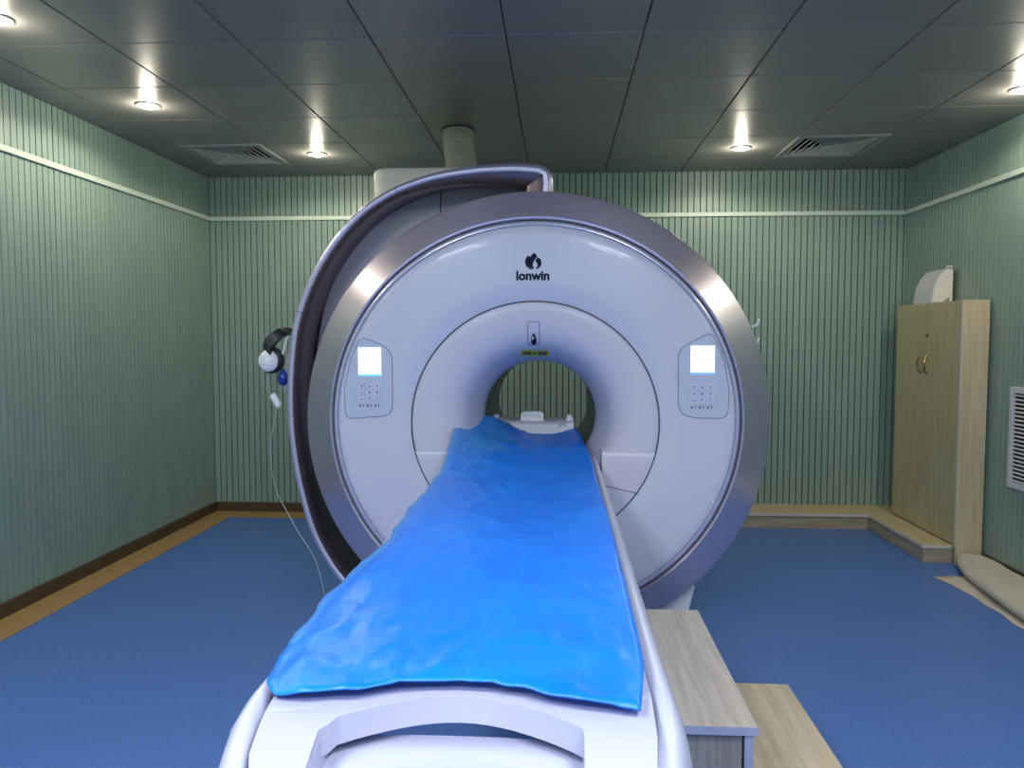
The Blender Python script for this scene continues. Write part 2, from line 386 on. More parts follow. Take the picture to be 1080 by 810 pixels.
# lower cover with a ledge each side of the table
LZ = .955
def seg_poly(zc, k):
    a = []; cx, cz, rx, rz = sc(MID, k)
    t0 = math.asin(max(-1, min(1, (zc-cz)/rz)))
    for i in range(41):
        th = math.pi-t0+(math.pi+2*t0)*i/40
        a.append((cx+rx*math.cos(th), cz+rz*math.sin(th)))
    return a+[(.196, zc), (.196, .84), (-.470, .84), (-.470, zc)]
rows = []
for k, zc, y in [(-.001, LZ, 3.62), (-.001, LZ, 3.449), (-.001, LZ-.003, 3.438), (-.001, LZ-.010, 3.4325), (-.003, LZ-.022, 3.4300)]:
    p = seg_poly(zc, k); rows.append([(x, y, z) for x, z in p])
lc = MB().grid(rows, closed_u=True)
lc.f.append(tuple(range(4*45, 5*45))); lc.m.append(0)
lc.build('lower_cover', 'white2', g, smooth=45)
for s in (1, -1):
    cx = MID[0]
    a = (cx+s*.300, 3.4296, .805); c = (cx+s*.458, 3.4296, .768)
    MB().tube([a, c], .0017, 4).build('cover_seam', 'seam', g)
# faint joints across the face from the control panels
for x0, x1, z in ((-.742, MID[0]-.551, 1.263), (MID[0]+.551, .528, 1.275)):
    MB().tube([(x0, FY-.0002, z), (x1, FY-.0002, z)], .0009, 4).build('face_joint', 'key', g)

# control panels
def rounded(pts, r, k=4):
    out = []; N = len(pts)
    for i, p in enumerate(pts):
        p = Vector(p); a = Vector(pts[i-1]); c = Vector(pts[(i+1) % N])
        ra = min(r, (a-p).length*.45); rc = min(r, (c-p).length*.45)
        A = p+(a-p).normalized()*ra; C = p+(c-p).normalized()*rc
        for j in range(k+1):
            t = j/k; out.append(tuple(A*(1-t)**2+p*2*t*(1-t)+C*t*t))
    return out
def control_panel(poly, sx0, sx1, sz0, sz1, kx0, strip, label):
    pl = rounded(poly, .035)
    cp = MB().prism(pl, lambda a, c, t: (a, t, c), FY+.0065, FY-.0022).build('control_panel', 'cpanel', g, smooth=30)
    cp['label'] = label
    MB().tube([(a, FY-.0018, c) for a, c in pl], .0016, 4, closed=True).build('panel_seam', 'keydark', cp)
    s = MB(); y = FY-.0045
    s.box(sx0, sx1, y, FY-.002, sz0, sz1, 0)
    s.box(sx0+.012, sx1-.004, y-.0004, y, sz0+.055, sz0+.060, 1)
    s.box(sx0+.014, sx0+.020, y-.0004, y, sz0+.078, sz0+.096, 1); s.box(sx0+.020, sx0+.034, y-.0004, y, sz0+.078, sz0+.081, 1)
    s.box(sx0, sx1, y-.0004, y, sz0, sz0+.008, 2)
    s.build('screen', ['screen', 'screen_txt', strip], cp, smooth=0)
    for r in range(3):
        for c in range(3):
            k = MB(); x = kx0+c*.0345; z = 1.229-r*.0285
            k.box(x, x+.030, FY-.0055, FY-.002, z, z+.0245, 0)
            ic = (r*3+c) % 5; xm, zm = x+.015, z+.012
            if ic == 0: k.box(xm-.002, xm+.002, FY-.0059, FY-.0055, zm-.006, zm+.006, 1); k.box(xm-.005, xm+.005, FY-.0059, FY-.0055, zm+.002, zm+.004, 1)
            elif ic == 1: k.box(xm-.006, xm+.006, FY-.0059, FY-.0055, zm-.004, zm, 1)
            elif ic == 2: k.add([(xm-.006, FY-.0058, zm+.004), (xm+.006, FY-.0058, zm+.004), (xm, FY-.0058, zm-.005)], [(0, 1, 2)], 1)
            elif ic == 3: k.box(xm-.005, xm+.005, FY-.0059, FY-.0055, zm-.0045, zm-.002, 1); k.box(xm-.005, xm+.005, FY-.0059, FY-.0055, zm+.001, zm+.0035, 1)
            else: k.add([(xm-.006, FY-.0058, zm), (xm, FY-.0058, zm-.006), (xm+.006, FY-.0058, zm), (xm, FY-.0058, zm+.006)], [(0, 1, 2, 3)], 1)
            k.build('key', ['key', 'keydark'], cp, smooth=0)
    ic = MB()
    for i in range(6):
        x = kx0+.001+i*.0175; h = (.010, .014, .011, .013, .010, .016)[i]
        ic.box(x, x+(.004 if i % 2 else .009), FY-.003, FY-.002, 1.147, 1.147+h)
    ic.build('indicator_row', 'keydark', cp, smooth=0)
control_panel([(-.955, 1.092), (-.760, 1.108), (-.740, 1.140), (-.740, 1.385), (-.776, 1.423), (-.885, 1.462), (-.928, 1.36), (-.958, 1.23)],
              -.893, -.790, 1.286, 1.413, -.893, 'teal', 'left control panel with teal strip under its lit screen')
control_panel([(.742, 1.105), (.609, 1.105), (.548, 1.118), (.528, 1.155), (.526, 1.385), (.541, 1.414), (.668, 1.484), (.722, 1.36), (.748, 1.22)],
              .579, .682, 1.298, 1.422, .581, 'sblue', 'right control panel with blue strip under its lit screen')

# emblem: flame-like drop of three petals, and lettering below
EX, EZ = -.1115, 1.757
em = MB(); ye = FY-.0016
def petal(pts): em.prism([(EX+a*.038, EZ+c*.038) for a, c in pts], lambda a, c, t: (a, t, c), FY+.001, ye)
def arcp(cx, cz, r, a0, a1, n=10): return [(cx+r*math.cos(math.radians(lerp(a0, a1, i/n))), cz+r*math.sin(math.radians(lerp(a0, a1, i/n)))) for i in range(n+1)]
petal(arcp(.02, .88, .92, 128, 262, 12)+arcp(.30, .86, .90, 250, 140, 12))                     # left thin crescent
petal([(.12, 1.92), (-.06, 1.72)]+arcp(.22, .86, .82, 128, 262, 12)+[(.12, .10), (-.02, .50), (.10, .92), (.36, 1.28), (.50, 1.42), (.38, 1.72)])  # flame
petal([(.56, 1.36)]+arcp(.28, .74, .72, 52, -86, 14)+[(.40, .16), (.56, .42), (.44, .74), (.28, 1.02)])
em.build('emblem', 'navy', g, smooth=0, fix=True)
def text(name, s, size, loc, m, parent, ext=.0008, sx=1.0, bold=0):
    cu = bpy.data.curves.new(name, 'FONT'); cu.body = s; cu.size = size; cu.extrude = ext; cu.offset = bold
    cu.align_x = 'CENTER'; cu.resolution_u = 4
    o = bpy.data.objects.new(name, cu); COL.objects.link(o)
    dg = bpy.context.evaluated_depsgraph_get(); me = bpy.data.meshes.new_from_object(o.evaluated_get(dg)); bpy.data.objects.remove(o)
    me.transform(Matrix.Translation(loc) @ Matrix.Rotation(math.pi/2, 4, 'X') @ Matrix.Diagonal((sx, 1, 1, 1)))
    me.transform(Matrix.Translation(-world_loc(parent)))
    me.materials.clear(); me.materials.append(M[m])
    o = bpy.data.objects.new(name, me); COL.objects.link(o); o.parent = parent; return o
text('lettering', 'lonwin', .056, (EX, FY-.0012, 1.711), 'navy', g, sx=.98, bold=.0021)

# laser window above the bore, yellow warning label
zt = lambda z: 0
def flare_y(z, x=-.1):     # depth of the flare surface at a point of the face
    pr = []
    for t, y in fp:
        E_ = mix(BORE, MID, max(0, (t-.2)/.8)); pr.append((math.hypot((x-E_[0])/E_[2], (z-E_[1])/E_[3]), y))
    if pr[0][0] > 1: return pr[0][1]
    for (a, ya), (c, yc) in zip(pr, pr[1:]):
        if a <= 1 <= c: return lerp(ya, yc, (1-a)/(c-a))
    return pr[-1][1]
lw = MB()
fr = [(-.134, 1.528), (-.083, 1.528), (-.083, 1.425), (-.134, 1.425)]
lw.tube([(lerp(fr[i][0], fr[(i+1)%4][0], k/6), flare_y(lerp(fr[i][1], fr[(i+1)%4][1], k/6), lerp(fr[i][0], fr[(i+1)%4][0], k/6))-.001, lerp(fr[i][1], fr[(i+1)%4][1], k/6)) for i in range(4) for k in range(6)], .0012, 4, closed=True)
lwo = lw.build('laser_window', 'seam', g)
dz = [(.0, .052), (.006, .044), (.0105, .030), (.012, .016), (.010, .004), (0, -.002), (-.010, .004), (-.012, .016), (-.0105, .030), (-.006, .044)]
q = MB(); q.prism([(-.108+a, 1.426+c) for a, c in dz], lambda a, c, t: (a, flare_y(c, a)+t, c), .004, -.003); q.build('laser_port', 'navy', lwo, smooth=0)
q = MB()
zz = [1.372, 1.386, 1.400]; rows = []
for z in zz:
    rows.append([(x, flare_y(z, x)-.004, z) for x in [-.168+.0126*k for k in range(11)]])
lbm = q.grid(rows).build('warning_label', 'yellow', g, smooth=30); lbm['label'] = 'yellow laser warning label above the bore'
q = MB()
def on(x, z): return (x, flare_y(z, x)-.0055, z)
q.add([on(-.113, 1.379), on(-.097, 1.379), on(-.105, 1.395)], [(0, 1, 2)])
for x0, x1 in ((-.160, -.150), (-.147, -.138), (-.135, -.122), (-.090, -.078), (-.075, -.064), (-.061, -.050)):
    q.add([on(x0, 1.378), on(x1, 1.378), on(x1, 1.393), on(x0, 1.393)], [(0, 1, 2, 3)])
q.build('label_print', 'black', lbm, smooth=0)

# sweeping side shroud on the upper left
Oc = [(-.105, 1.98), (-.045, 2.06), (-.029, 2.12), (-.026, 2.185), (-.040, 2.228), (-.080, 2.252), (-.144, 2.260), (-.213, 2.262), (-.344, 2.257), (-.475, 2.242), (-.607, 2.216), (-.735, 2.173), (-.829, 2.127),
      (-.922, 2.064), (-1.015, 1.975), (-1.101, 1.866), (-1.171, 1.749), (-1.227, 1.619), (-1.266, 1.477), (-1.288, 1.270), (-1.291, 1.081), (-1.276, .899), (-1.243, .717), (-1.190, .530), (-1.118, .385),
      (-1.027, .262), (-.90, .15), (-.74, .06), (-.6, .03)]
Oc = smoothpts([(a, 0, c) for a, c in Oc], 4)
N = len(Oc); rows = [[] for _ in range(12)]; C0 = Vector((-.2, 0, 1.15))
SY = 3.60
def pn(i):
    a = Oc[max(i-1, 0)]; c = Oc[min(i+1, N-1)]; t = (c-a).normalized(); v = Vector((t.z, 0, -t.x)); 
    if v.dot(C0-Oc[i]) < 0: v = -v
    return v
secs = [(.030, 4.62), (.0, 4.55), (0, 3.66), (.002, 3.625), (.010, 3.606), (.022, 3.600), (.036, 3.606), (.046, 3.622), (.052, 3.65), (.042, 3.76), (.020, 3.98), (.016, 4.5)]
for i in range(N):
    v = pn(i); tt = i/(N-1)
    k = 1.0
    u_ = min(1, max(0, (i-14)/34)); k = lerp(2.5, 1.0, u_*u_*(3-2*u_))     # thicker hooked end at top right
    for j, (d, y) in enumerate(secs):
        kk = k if j >= 7 else (1+(k-1)*.15)
        p = Oc[i]+v*(d*kk); rows[j].append((p.x, y, p.z))
m = MB().grid(rows)
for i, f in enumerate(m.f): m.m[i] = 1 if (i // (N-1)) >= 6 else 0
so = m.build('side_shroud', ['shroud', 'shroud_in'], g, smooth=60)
# joints on the shroud lip
for idx in (45, 69):
    v = pn(idx); P = [(Oc[idx]+v*(d-.0008*0)) for d, _ in secs]
    pts = [(Oc[idx].x+v.x*d, y-.0006, Oc[idx].z+v.z*d) for d, y in secs[2:9]]
    MB().tube(pts, .0014, 4).build('shroud_joint', 'seam', so)
# body panel between shroud and rim
Pc = [(-.110, 2.05), (-.125, 2.15), (-.148, 2.185), (-.172, 2.207), (-.220, 2.226), (-.317, 2.236), (-.454, 2.235), (-.592, 2.221), (-.722, 2.184), (-.848, 2.130), (-.961, 2.045), (-1.062, 1.930), (-1.138, 1.800), (-1.197, 1.650),
      (-1.237, 1.480), (-1.254, 1.351), (-1.258, 1.2), (-1.24, 1.0), (-1.2, .8)]
Pc = smoothpts([(a, 0, c) for a, c in Pc], 4)
rows = [[], [], [], []]
for p in Pc:
    d = (Vector((OUT[0], 0, OUT[1]))-p); L = d.length; d.normalize()
    inn = p+d*(L-.99)
    if (inn-p).dot(d) < .02: inn = p+d*.02
    rows[0].append((p.x, 4.5, p.z)); rows[1].append((p.x, 3.965, p.z)); rows[2].append(((p+d*.012).x, 3.95, (p+d*.012).z)); rows[3].append((inn.x, 3.93, inn.z))
bpn = MB().grid(rows).build('body_panel', 'lav', g, smooth=50)
MB().tube([(-.594, 3.949, 2.222), (-.597, 3.93, 1.98)], .003, 4).build('panel_joint', 'seam', bpn)

# rear housing seen above the shroud, cream, with rounded left corner
hp = rounded([(-1.0, 4.15), (-.06, 4.15), (-.06, 4.85), (-1.0, 4.85)], .09, 6)
rows = [[(a, y, z) for a, y in hp] for z in (1.5, 2.345)]
cxm, cym = -.53, 4.5
for dz_, sc_ in ((.012, .992), (.018, .97)): rows.append([(cxm+(a-cxm)*sc_, cym+(y-cym)*sc_, 2.345+dz_) for a, y in hp])
q = MB().grid(rows, closed_u=True); q.f.append(tuple(range(3*len(hp), 4*len(hp)))); q.m.append(0)
q.build('rear_housing', 'cream', g, smooth=45)
# foot under the rim
for s in (1, -1):
    cx = -.105; q = MB()
    q.prism([(cx+s*.30, 0), (cx+s*.705, 0), (cx+s*.765, .27), (cx+s*.30, .27)], lambda a, c, t: (a, t, c), 3.70, 4.55)
    q.build('foot', 'plastic_white', g, smooth=0, bevel=.008)
# small white hooks on the right flank
for z, l in ((1.52, .03), (1.43, .028)):
    MB().tube([(.93, 3.8, z-.01), (.955, 3.8, z), (.963, 3.8, z+l)], .006, 6).build('side_hook', 'plastic_white', g)

# corrugated duct from ceiling to housing
dt = thing('exhaust_duct', (-.635, 4.9, H), 'ribbed pale grey flexible duct between the ceiling and the top of the scanner', 'duct')
cen = smoothpts([(-.640, 4.99, 2.80), (-.634, 4.96, 2.70), (-.608, 4.86, 2.56), (-.580, 4.76, 2.44), (-.57, 4.73, 2.374)], 22)
rr_ = [(.095, .095, .081, .081)[i % 4] for i in range(len(cen))]
MB().tube(cen, rr_, 28).build('hose', 'duct', dt, smooth=20)
MB().grid(disc(-.640, 4.985, [(.092, H-.001), (.106, H-.001), (.106, H-.006), (.092, H-.008)], 32), closed_u=True, closed_v=True).build('collar', 'black', dt)

# ================================================================ PATIENT TABLE
pt = thing('patient_table', (-.14, 2.2, 0), 'long white sliding patient table with a grab handle at its near end', 'table')
TZ = .938
# outer shell: swept around from right side, front corner, front, left side; bulging section
path = []
xr, xl = .156, -.440; yb = 3.425
for y in (3.425, 2.6, 1.9, 1.3, 1.10): path.append((xr, y))
for a in range(1, 9):
    th = math.radians(a*90/8); path.append((xr-.17+.17*math.cos(th), 1.10-.30*math.sin(th)))
for a in range(0, 9):
    th = math.radians(90+a*90/8); path.append((xl+.17+.17*math.cos(th), 1.10-.30*math.sin(th)))
for y in (1.3, 1.9, 2.6, 3.425): path.append((xl, y))
sec = [(-.016, -.10), (-.016, -.012), (-.010, -.002), (0, 0), (.010, -.004), (.022, -.020), (.034, -.060), (.040, -.12), (.034, -.19), (.012, -.235), (-.03, -.26), (-.05, -.26), (-.05, -.20)]
rows = []
Np = len(path)
for i, (x, y) in enumerate(path):
    a = Vector(path[max(i-1, 0)]); c = Vector(path[min(i+1, Np-1)]); t = (c-a).normalized(); nrm = Vector((-t.y, t.x))
    if nrm.dot(Vector((x, y))-Vector((-.14, 2.0))) < 0: nrm = -nrm
    drop = 0 if y > 1.12 else (1.12-y)**2*1.3
    rows.append([(x+nrm.x*d, y+nrm.y*d, TZ-.008+h-drop) for d, h in sec])
MB().grid(rows).build('side_shell', 'tablerim', pt, smooth=50)
# tabletop with arched notch at the near end
def topz(y): return TZ-(max(0, 1.04-y)**2)*1.5
arch = [(-.313, .86), (-.313, .93), (-.316, .985), (-.305, 1.000)]
for i in range(17):
    t = i/16; x = lerp(-.300, .022, t); arch.append((x, 1.002+.083*math.sin(math.pi*(t*.9+.05))))
arch += [(.035, 1.004), (.036, .985), (.035, .93), (.035, .86)]
outl = [(.060, .85), (.100, .872), (.122, .92), (.131, .99), (.136, 1.1), (.136, 1.6), (.136, 2.4), (.136, 3.3), (.118, 3.45), (.105, 3.6), (.098, 3.8), (.098, 4.30)]
outr = [(-.345, .85), (-.368, .875), (-.392, .94), (-.402, 1.02), (-.410, 1.1), (-.410, 1.6), (-.410, 2.4), (-.410, 3.3), (-.350, 3.45), (-.312, 3.6), (-.282, 3.8), (-.282, 4.30)]
# build as strips: for a list of cross-lines from left to right between y stations
tb = bmesh.new()
poly = [(a, c) for a, c in arch] + outl + outr[::-1]
vs = [tb.verts.new((a, c, 0)) for a, c in poly]
from mathutils.geometry import tessellate_polygon
for tri in tessellate_polygon([[Vector((a, c, 0)) for a, c in poly]]): tb.faces.new([vs[k] for k in tri])
for yy in [.88+.02*i for i in range(16)]+[1.3, 1.7, 2.2, 2.8, 3.4, 3.5]:
    bmesh.ops.bisect_plane(tb, geom=tb.verts[:]+tb.edges[:]+tb.faces[:], plane_co=(0, yy, 0), plane_no=(0, 1, 0))
bmesh.ops.recalc_face_normals(tb, faces=tb.faces)
for v in tb.verts: v.co.z = topz(v.co.y)
r = bmesh.ops.extrude_face_region(tb, geom=tb.faces[:])
for v in [e for e in r['geom'] if isinstance(e, bmesh.types.BMVert)]: v.co.z -= .040
bmesh.ops.recalc_face_normals(tb, faces=tb.faces)
me = bpy.data.meshes.new('tabletop'); tb.to_mesh(me); tb.free(); me.materials.append(M['table'])
for p in me.polygons: p.use_smooth = True
me.set_sharp_from_angle(angle=math.radians(40))
to = bpy.data.objects.new('tabletop', me); COL.objects.link(to); to.parent = pt; me.transform(Matrix.Translation(-world_loc(pt)))
md = to.modifiers.new('bevel', 'BEVEL'); md.width = .007; md.segments = 3; md.limit_method = 'ANGLE'; md.angle_limit = math.radians(60)
# recessed end panel below the handle
q = MB(); rows = []
for y, z in [(1.086, .850), (1.084, .876), (1.076, .883), (1.03, .881), (.96, .870), (.88, .846), (.82, .80), (.79, .72)]:
    rows.append([(x, y-.012*abs((x+.14)/.18)**3, z) for x in [lerp(-.320, .040, i/12) for i in range(13)]])
q.grid(rows)
q.build('end_panel', 'table', pt, smooth=60)
# handle cheeks either side of the recess
for x0, x1 in ((-.326, -.313), (.035, .048)):
    q = MB(); rows = []
    for y in [1.02-.02*i for i in range(9)]:
        z = topz(y); rows.append([(x0, y, z-.012), (x1, y, z-.012), (x1, y, z-.10), (x0, y, z-.10)])
    q.grid(rows, closed_u=True).build('handle_cheek', 'table', pt, smooth=40)
MB().box(-.40, .125, 3.15, 3.425, .66, .895).build('dock_block', 'tablerim', pt, bevel=.02, seg=3)
MB().box(-.34, .06, 3.19, 3.425, 0, .665).build('pedestal', 'tablerim', pt, bevel=.02, seg=3)
# pale pad under the sheet
MB().box(-.385, .108, 1.16, 3.38, TZ+.0005, TZ+.010).build('mattress', 'plastic_white', pt, bevel=.006)

# head coil base on the table inside the bore
hc = thing('head_coil_base', (-.13, 4.1, TZ), 'white plastic head coil cradle lying on the table inside the bore, beyond the blue sheet', 'medical device')
rows = []
for i in range(17):
    t = i/16; x = lerp(-.308, .083, t); s = abs(2*t-1)
    zt_ = 1.018+.012*s**4; rows.append([(x, 4.03, TZ+.001), (x, 4.03, zt_-.012-.0*s), (x, 4.045, zt_-.002), (x, 4.12, zt_), (x, 4.27, zt_), (x, 4.27, TZ+.001)])
q = MB().grid(rows, closed_u=True); q.f += [tuple(range(6)), tuple(range(16*6, 17*6))]; q.m += [0, 0]
q.build('cradle', 'plastic_white', hc, smooth=40)
q = MB(); q.prism(rounded([(-.197, .995), (-.075, .995), (-.075, 1.066), (-.197, 1.066)], .022), lambda a, c, t: (a, t, c), 4.11, 4.15)
q.build('head_support', 'plastic_white', hc, smooth=50)
q = MB()
for i in range(7): q.box(-.180+i*.013, -.172+i*.013, 4.1085, 4.11, 1.040, 1.047)
q.build('embossed_marks', 'coilgrey', hc, smooth=0)
for cx in (-.325, .062):
    q = MB(); q.prism(rounded([(cx-.022, 1.0), (cx+.022, 1.0), (cx+.014, 1.052), (cx-.010, 1.056)], .008), lambda a, c, t: (a, t, c), 4.07, 4.13)
    q.build('side_post', 'plastic_white', hc, smooth=50)
q = MB()
for x, z in ((.008, 1.005), (.022, 1.012), (.002, .995), (.030, 1.0)): q.tube([(x, 4.028, z), (x+.016, 4.028, z+.002)], .002, 5)
q.build('connector', 'keydark', hc)

# ================================================================ BLUE SHEET
Ls = [(-.402,1.055,.940), (-.430,1.10,.936), (-.441,1.151,.930), (-.448,1.204,.930), (-.456,1.325,.93), (-.461,1.467,.93), (-.457,1.603,.93), (-.453,1.728,.93), (-.436,1.917,.932), (-.442,2.248,.937), (-.437,2.66,.947), (-.439,2.895,.958), (-.447,3.125,.99), (-.465,3.40,1.030), (-.468,3.52,1.043), (-.425,3.62,1.052), (-.350,3.80,1.070)]
Rs = [(.114,1.030,.948), (.124,1.10,.953), (.133,1.183,.955), (.137,1.401,.955), (.140,1.722,.955), (.143,2.159,.955), (.139,2.624,.955), (.139,3.209,.958), (.125,3.55,.965), (.110,3.9,.978), (.094,4.02,.990)]
End = [(-.402,1.055), (-.371,1.046), (-.304,1.052), (-.215,1.085), (-.148,1.094), (-.10,1.092), (-.037,1.071), (.017,1.046), (.05,1.042), (.114,1.030)]
Rear = [(-.350,3.80,1.070), (-.322,3.85,1.062), (-.265,3.89,1.030), (-.207,3.91,1.000), (-.150,3.93,.972), (-.08,3.94,.966), (-.015,3.95,.966), (.058,4.0,.980), (.094,4.02,.990)]
NU, NV = 150, 56
def plen(P, t):
    L = [0]
    for a, c in zip(P, P[1:]): L.append(L[-1]+(Vector(c)-Vector(a)).length)
    x = t*L[-1]
    for i in range(len(P)-1):
        if x <= L[i+1]+1e-9: return Vector(P[i]).lerp(Vector(P[i+1]), (x-L[i])/(L[i+1]-L[i]))
    return Vector(P[-1])
rows = []; loose = []
Lsm = smoothpts(Ls, 4); Rsm = smoothpts(Rs, 4)
for i in range(NU+1):
    t = i/NU; A = plen(Lsm, t); B = plen(Rsm, t); row = []
    for j in range(NV+1):
        s = j/NV
        e = plen([(a, c, 0) for a, c in End], s); r_ = plen(Rear, s)
        y = lerp(A.y, B.y, s); x = lerp(A.x, B.x, s)
        wE = max(0, 1-t/.10)**2; y = lerp(y, e.y+(y-lerp(Lsm[0].y, Rsm[0].y, s)), wE); x = lerp(x, e.x+(x-lerp(Lsm[0].x, Rsm[0].x, s)), wE)
        wR = max(0, (t-.90)/.10)**2; y = lerp(y, r_.y, wR); x = lerp(x, r_.x, wR)
        top = TZ+.018
        # flat top, left edge eases to traced height
        zl = A.z+.006; k = min(1, s/.10); k = k*k*(3-2*k)
        hump = max(0, zl-.955)
        kl = max(0, 1-s/.62)**1.4
        z = lerp(zl, top, k) + hump*kl*k
        zr = B.z; kr = max(0, 1-(1-s)/.18); z = lerp(z, zr, kr*kr)
        z = lerp(z, r_.z, wR)
        # wrinkles
        P = Vector((x*3.2, y*1.5, 3.1))
        wr = noise.noise(P*1.3)*.004
        rid = 1-abs(noise.noise(Vector((x*9+y*2.5, y*4-x*3, 1.7))))*2
        wr += max(0, rid)**6*.0035
        endw = max(0, 1-(y-1.04)/.45) + .55*max(0, 1-abs(y-3.4)/.6)
        rid2 = 1-abs(noise.noise(Vector((x*15, y*7+x*5, 7.7))))*2
        wr += max(0, rid2)**5*.0065*endw + noise.noise(Vector((x*26, y*20, 2)))*.003*(endw+.3)
        edge = min(1, min(s, 1-s)/.05, t/.02+.2)
        z += wr*(.3+.7*edge)+.002
        y += noise.noise(Vector((x*30, 5, 0)))*.006*max(0, 1-t/.02)
        x += (noise.noise(Vector((y*9, 2, 0)))*.010+noise.noise(Vector((y*30, 4, 0)))*.003)*max(0, 1-s/.06)*(1 if y > 1.2 else .3)
        row.append((x, y, max(z, TZ+.014) if s > .08 and y < 3.45 and x > -.40 else z))
        lo = max(0, 1-s/(.05+.05*noise.noise(Vector((y*3, 0, 0)))))*(.75 if y > 1.25 else .2)
        lo = max(lo, max(0, min(1, (y-2.9)/.35))*max(0, min(1, (.42-s+.25*noise.noise(Vector((y*4, 3, 1))))/.12))*.55)
        loose.append(min(1, lo))
    rows.append(row)
q = MB().grid(rows)
sheet = q.build('plastic_sheet', 'sheet', None, smooth=0)
for p in sheet.data.polygons: p.use_smooth = True
at_ = sheet.data.attributes.new('loose', 'FLOAT', 'POINT')
for i, v in enumerate(loose): at_.data[i].value = v
md = sheet.modifiers.new('thickness', 'SOLIDIFY'); md.thickness = .003; md.offset = -1
tag(sheet, 'bright blue crinkled plastic sheet spread over the patient table', 'sheet')

# ================================================================ STEP STOOL
st = thing('step_stool', (.5, 2.4, 0), 'pale wooden two-step stool standing beside the patient table', 'steps')
x0, x1, x2 = .215, .518, .822; ya, yb2 = 1.985, 2.855; yc = 2.760
def tread(nm, xa, xb, y0, y1, z, m, lab=None):
    o = MB().box(xa, xb, y0, y1, z-.022, z).build(nm, m, st, smooth=0, bevel=.0015)
    e = MB(); e.box(xa, xb+.002, y0-.002, y0, z-.023, z-.001); e.box(xb, xb+.002, y0, y1, z-.023, z-.001); e.build('edge_strip', 'edge_l', o, smooth=0)
    if lab: o['label'] = lab
tread('tread', x0, x1, ya, yb2, .45, 'ash_y', 'upper tread of pale greyish wood')
tread('tread', x1+.002, x2, ya, yc, .22, 'ash_warm', 'lower tread of warmer wood')
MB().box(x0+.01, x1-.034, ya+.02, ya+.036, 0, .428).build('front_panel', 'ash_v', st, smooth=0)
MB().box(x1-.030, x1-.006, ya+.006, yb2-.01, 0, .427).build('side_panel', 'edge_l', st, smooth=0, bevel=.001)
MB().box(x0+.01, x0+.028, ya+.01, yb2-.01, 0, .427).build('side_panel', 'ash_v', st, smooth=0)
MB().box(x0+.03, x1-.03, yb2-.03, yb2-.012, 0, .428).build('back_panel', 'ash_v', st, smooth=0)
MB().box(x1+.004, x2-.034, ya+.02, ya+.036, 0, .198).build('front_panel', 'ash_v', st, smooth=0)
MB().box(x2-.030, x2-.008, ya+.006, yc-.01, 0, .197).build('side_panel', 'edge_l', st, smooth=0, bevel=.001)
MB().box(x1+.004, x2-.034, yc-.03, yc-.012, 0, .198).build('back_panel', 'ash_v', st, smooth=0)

# ================================================================ PLATFORM, CABINET
PX, PY, PH = 2.365, 5.99, .118
pf = thing('low_platform', (2.4, 6.1, 0), 'low L-shaped wooden platform along the back wall and under the cabinet', 'platform')
pa = MB().box(.9, PX, PY, YB-.002, PH-.020, PH).build('top_board', 'wood_x', pf, smooth=0, bevel=.001)
MB().box(.9, PX, PY-.003, PY, PH-.021, PH).build('edge_strip', 'edge', pa, smooth=0)
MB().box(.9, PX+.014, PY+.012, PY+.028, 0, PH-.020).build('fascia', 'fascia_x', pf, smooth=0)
pb = MB().box(PX, XR-.016, 5.115, YB-.002, PH-.020, PH).build('top_board', 'wood_y', pf, smooth=0, bevel=.001)
q = MB(); q.box(PX-.003, PX, 5.112, PY, PH-.021, PH); q.box(PX, 2.548, 5.112, 5.115, PH-.021, PH); q.build('edge_strip', 'edge', pb, smooth=0)
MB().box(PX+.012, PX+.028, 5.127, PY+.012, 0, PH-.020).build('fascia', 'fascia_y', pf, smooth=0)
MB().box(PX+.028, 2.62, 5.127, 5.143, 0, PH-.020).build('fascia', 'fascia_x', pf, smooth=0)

cb = thing('storage_cabinet', (2.63, 5.5, 0), 'tall shallow two-door wooden cabinet against the right wall', 'cabinet')
CX0, CX1, CY0, CY1, CZ = 2.562, 2.713, 5.09, 6.02, 1.697
MB().box(CX0-.010, CX1, CY0-.020, CY0-.002, 0, CZ).build('end_panel', 'wood_side', cb, smooth=0, bevel=.001)
MB().box(CX0-.014, CX0-.010, CY0-.021, CY0+.002, PH, CZ).build('edge_strip', 'edge', cb, smooth=0)
MB().box(CX0+.006, CX1, CY0, CY1, PH+.002, CZ-.018).build('carcass', 'wood_side', cb, smooth=0)
MB().box(CX0-.010, CX1, CY0-.001, CY1, CZ-.017, CZ).build('top_panel', 'wood_y', cb, smooth=0)
ym = 5.563
for ya_, yb_, hy in ((CY0+.002, ym-.002, ym-.045), (ym+.002, CY1, ym+.045)):
    d = MB().box(CX0-.012, CX0+.004, ya_, yb_, PH+.010, CZ-.004).build('door', 'wood_v', cb, smooth=0, bevel=.0015)
    arc = [(CX0-.012, hy, 1.335), (CX0-.032, hy, 1.325), (CX0-.040, hy+(.012 if hy > ym else -.012), 1.275), (CX0-.032, hy, 1.225), (CX0-.012, hy, 1.215)]
    MB().tube(smoothpts(arc, 5), .006, 8).build('handle', 'brass', d)
q = MB(); q.tube([(CX0-.011, ym-.03, 1.475), (CX0-.020, ym-.03, 1.475)], .013, 14); q.build('lock', 'lock', cb)

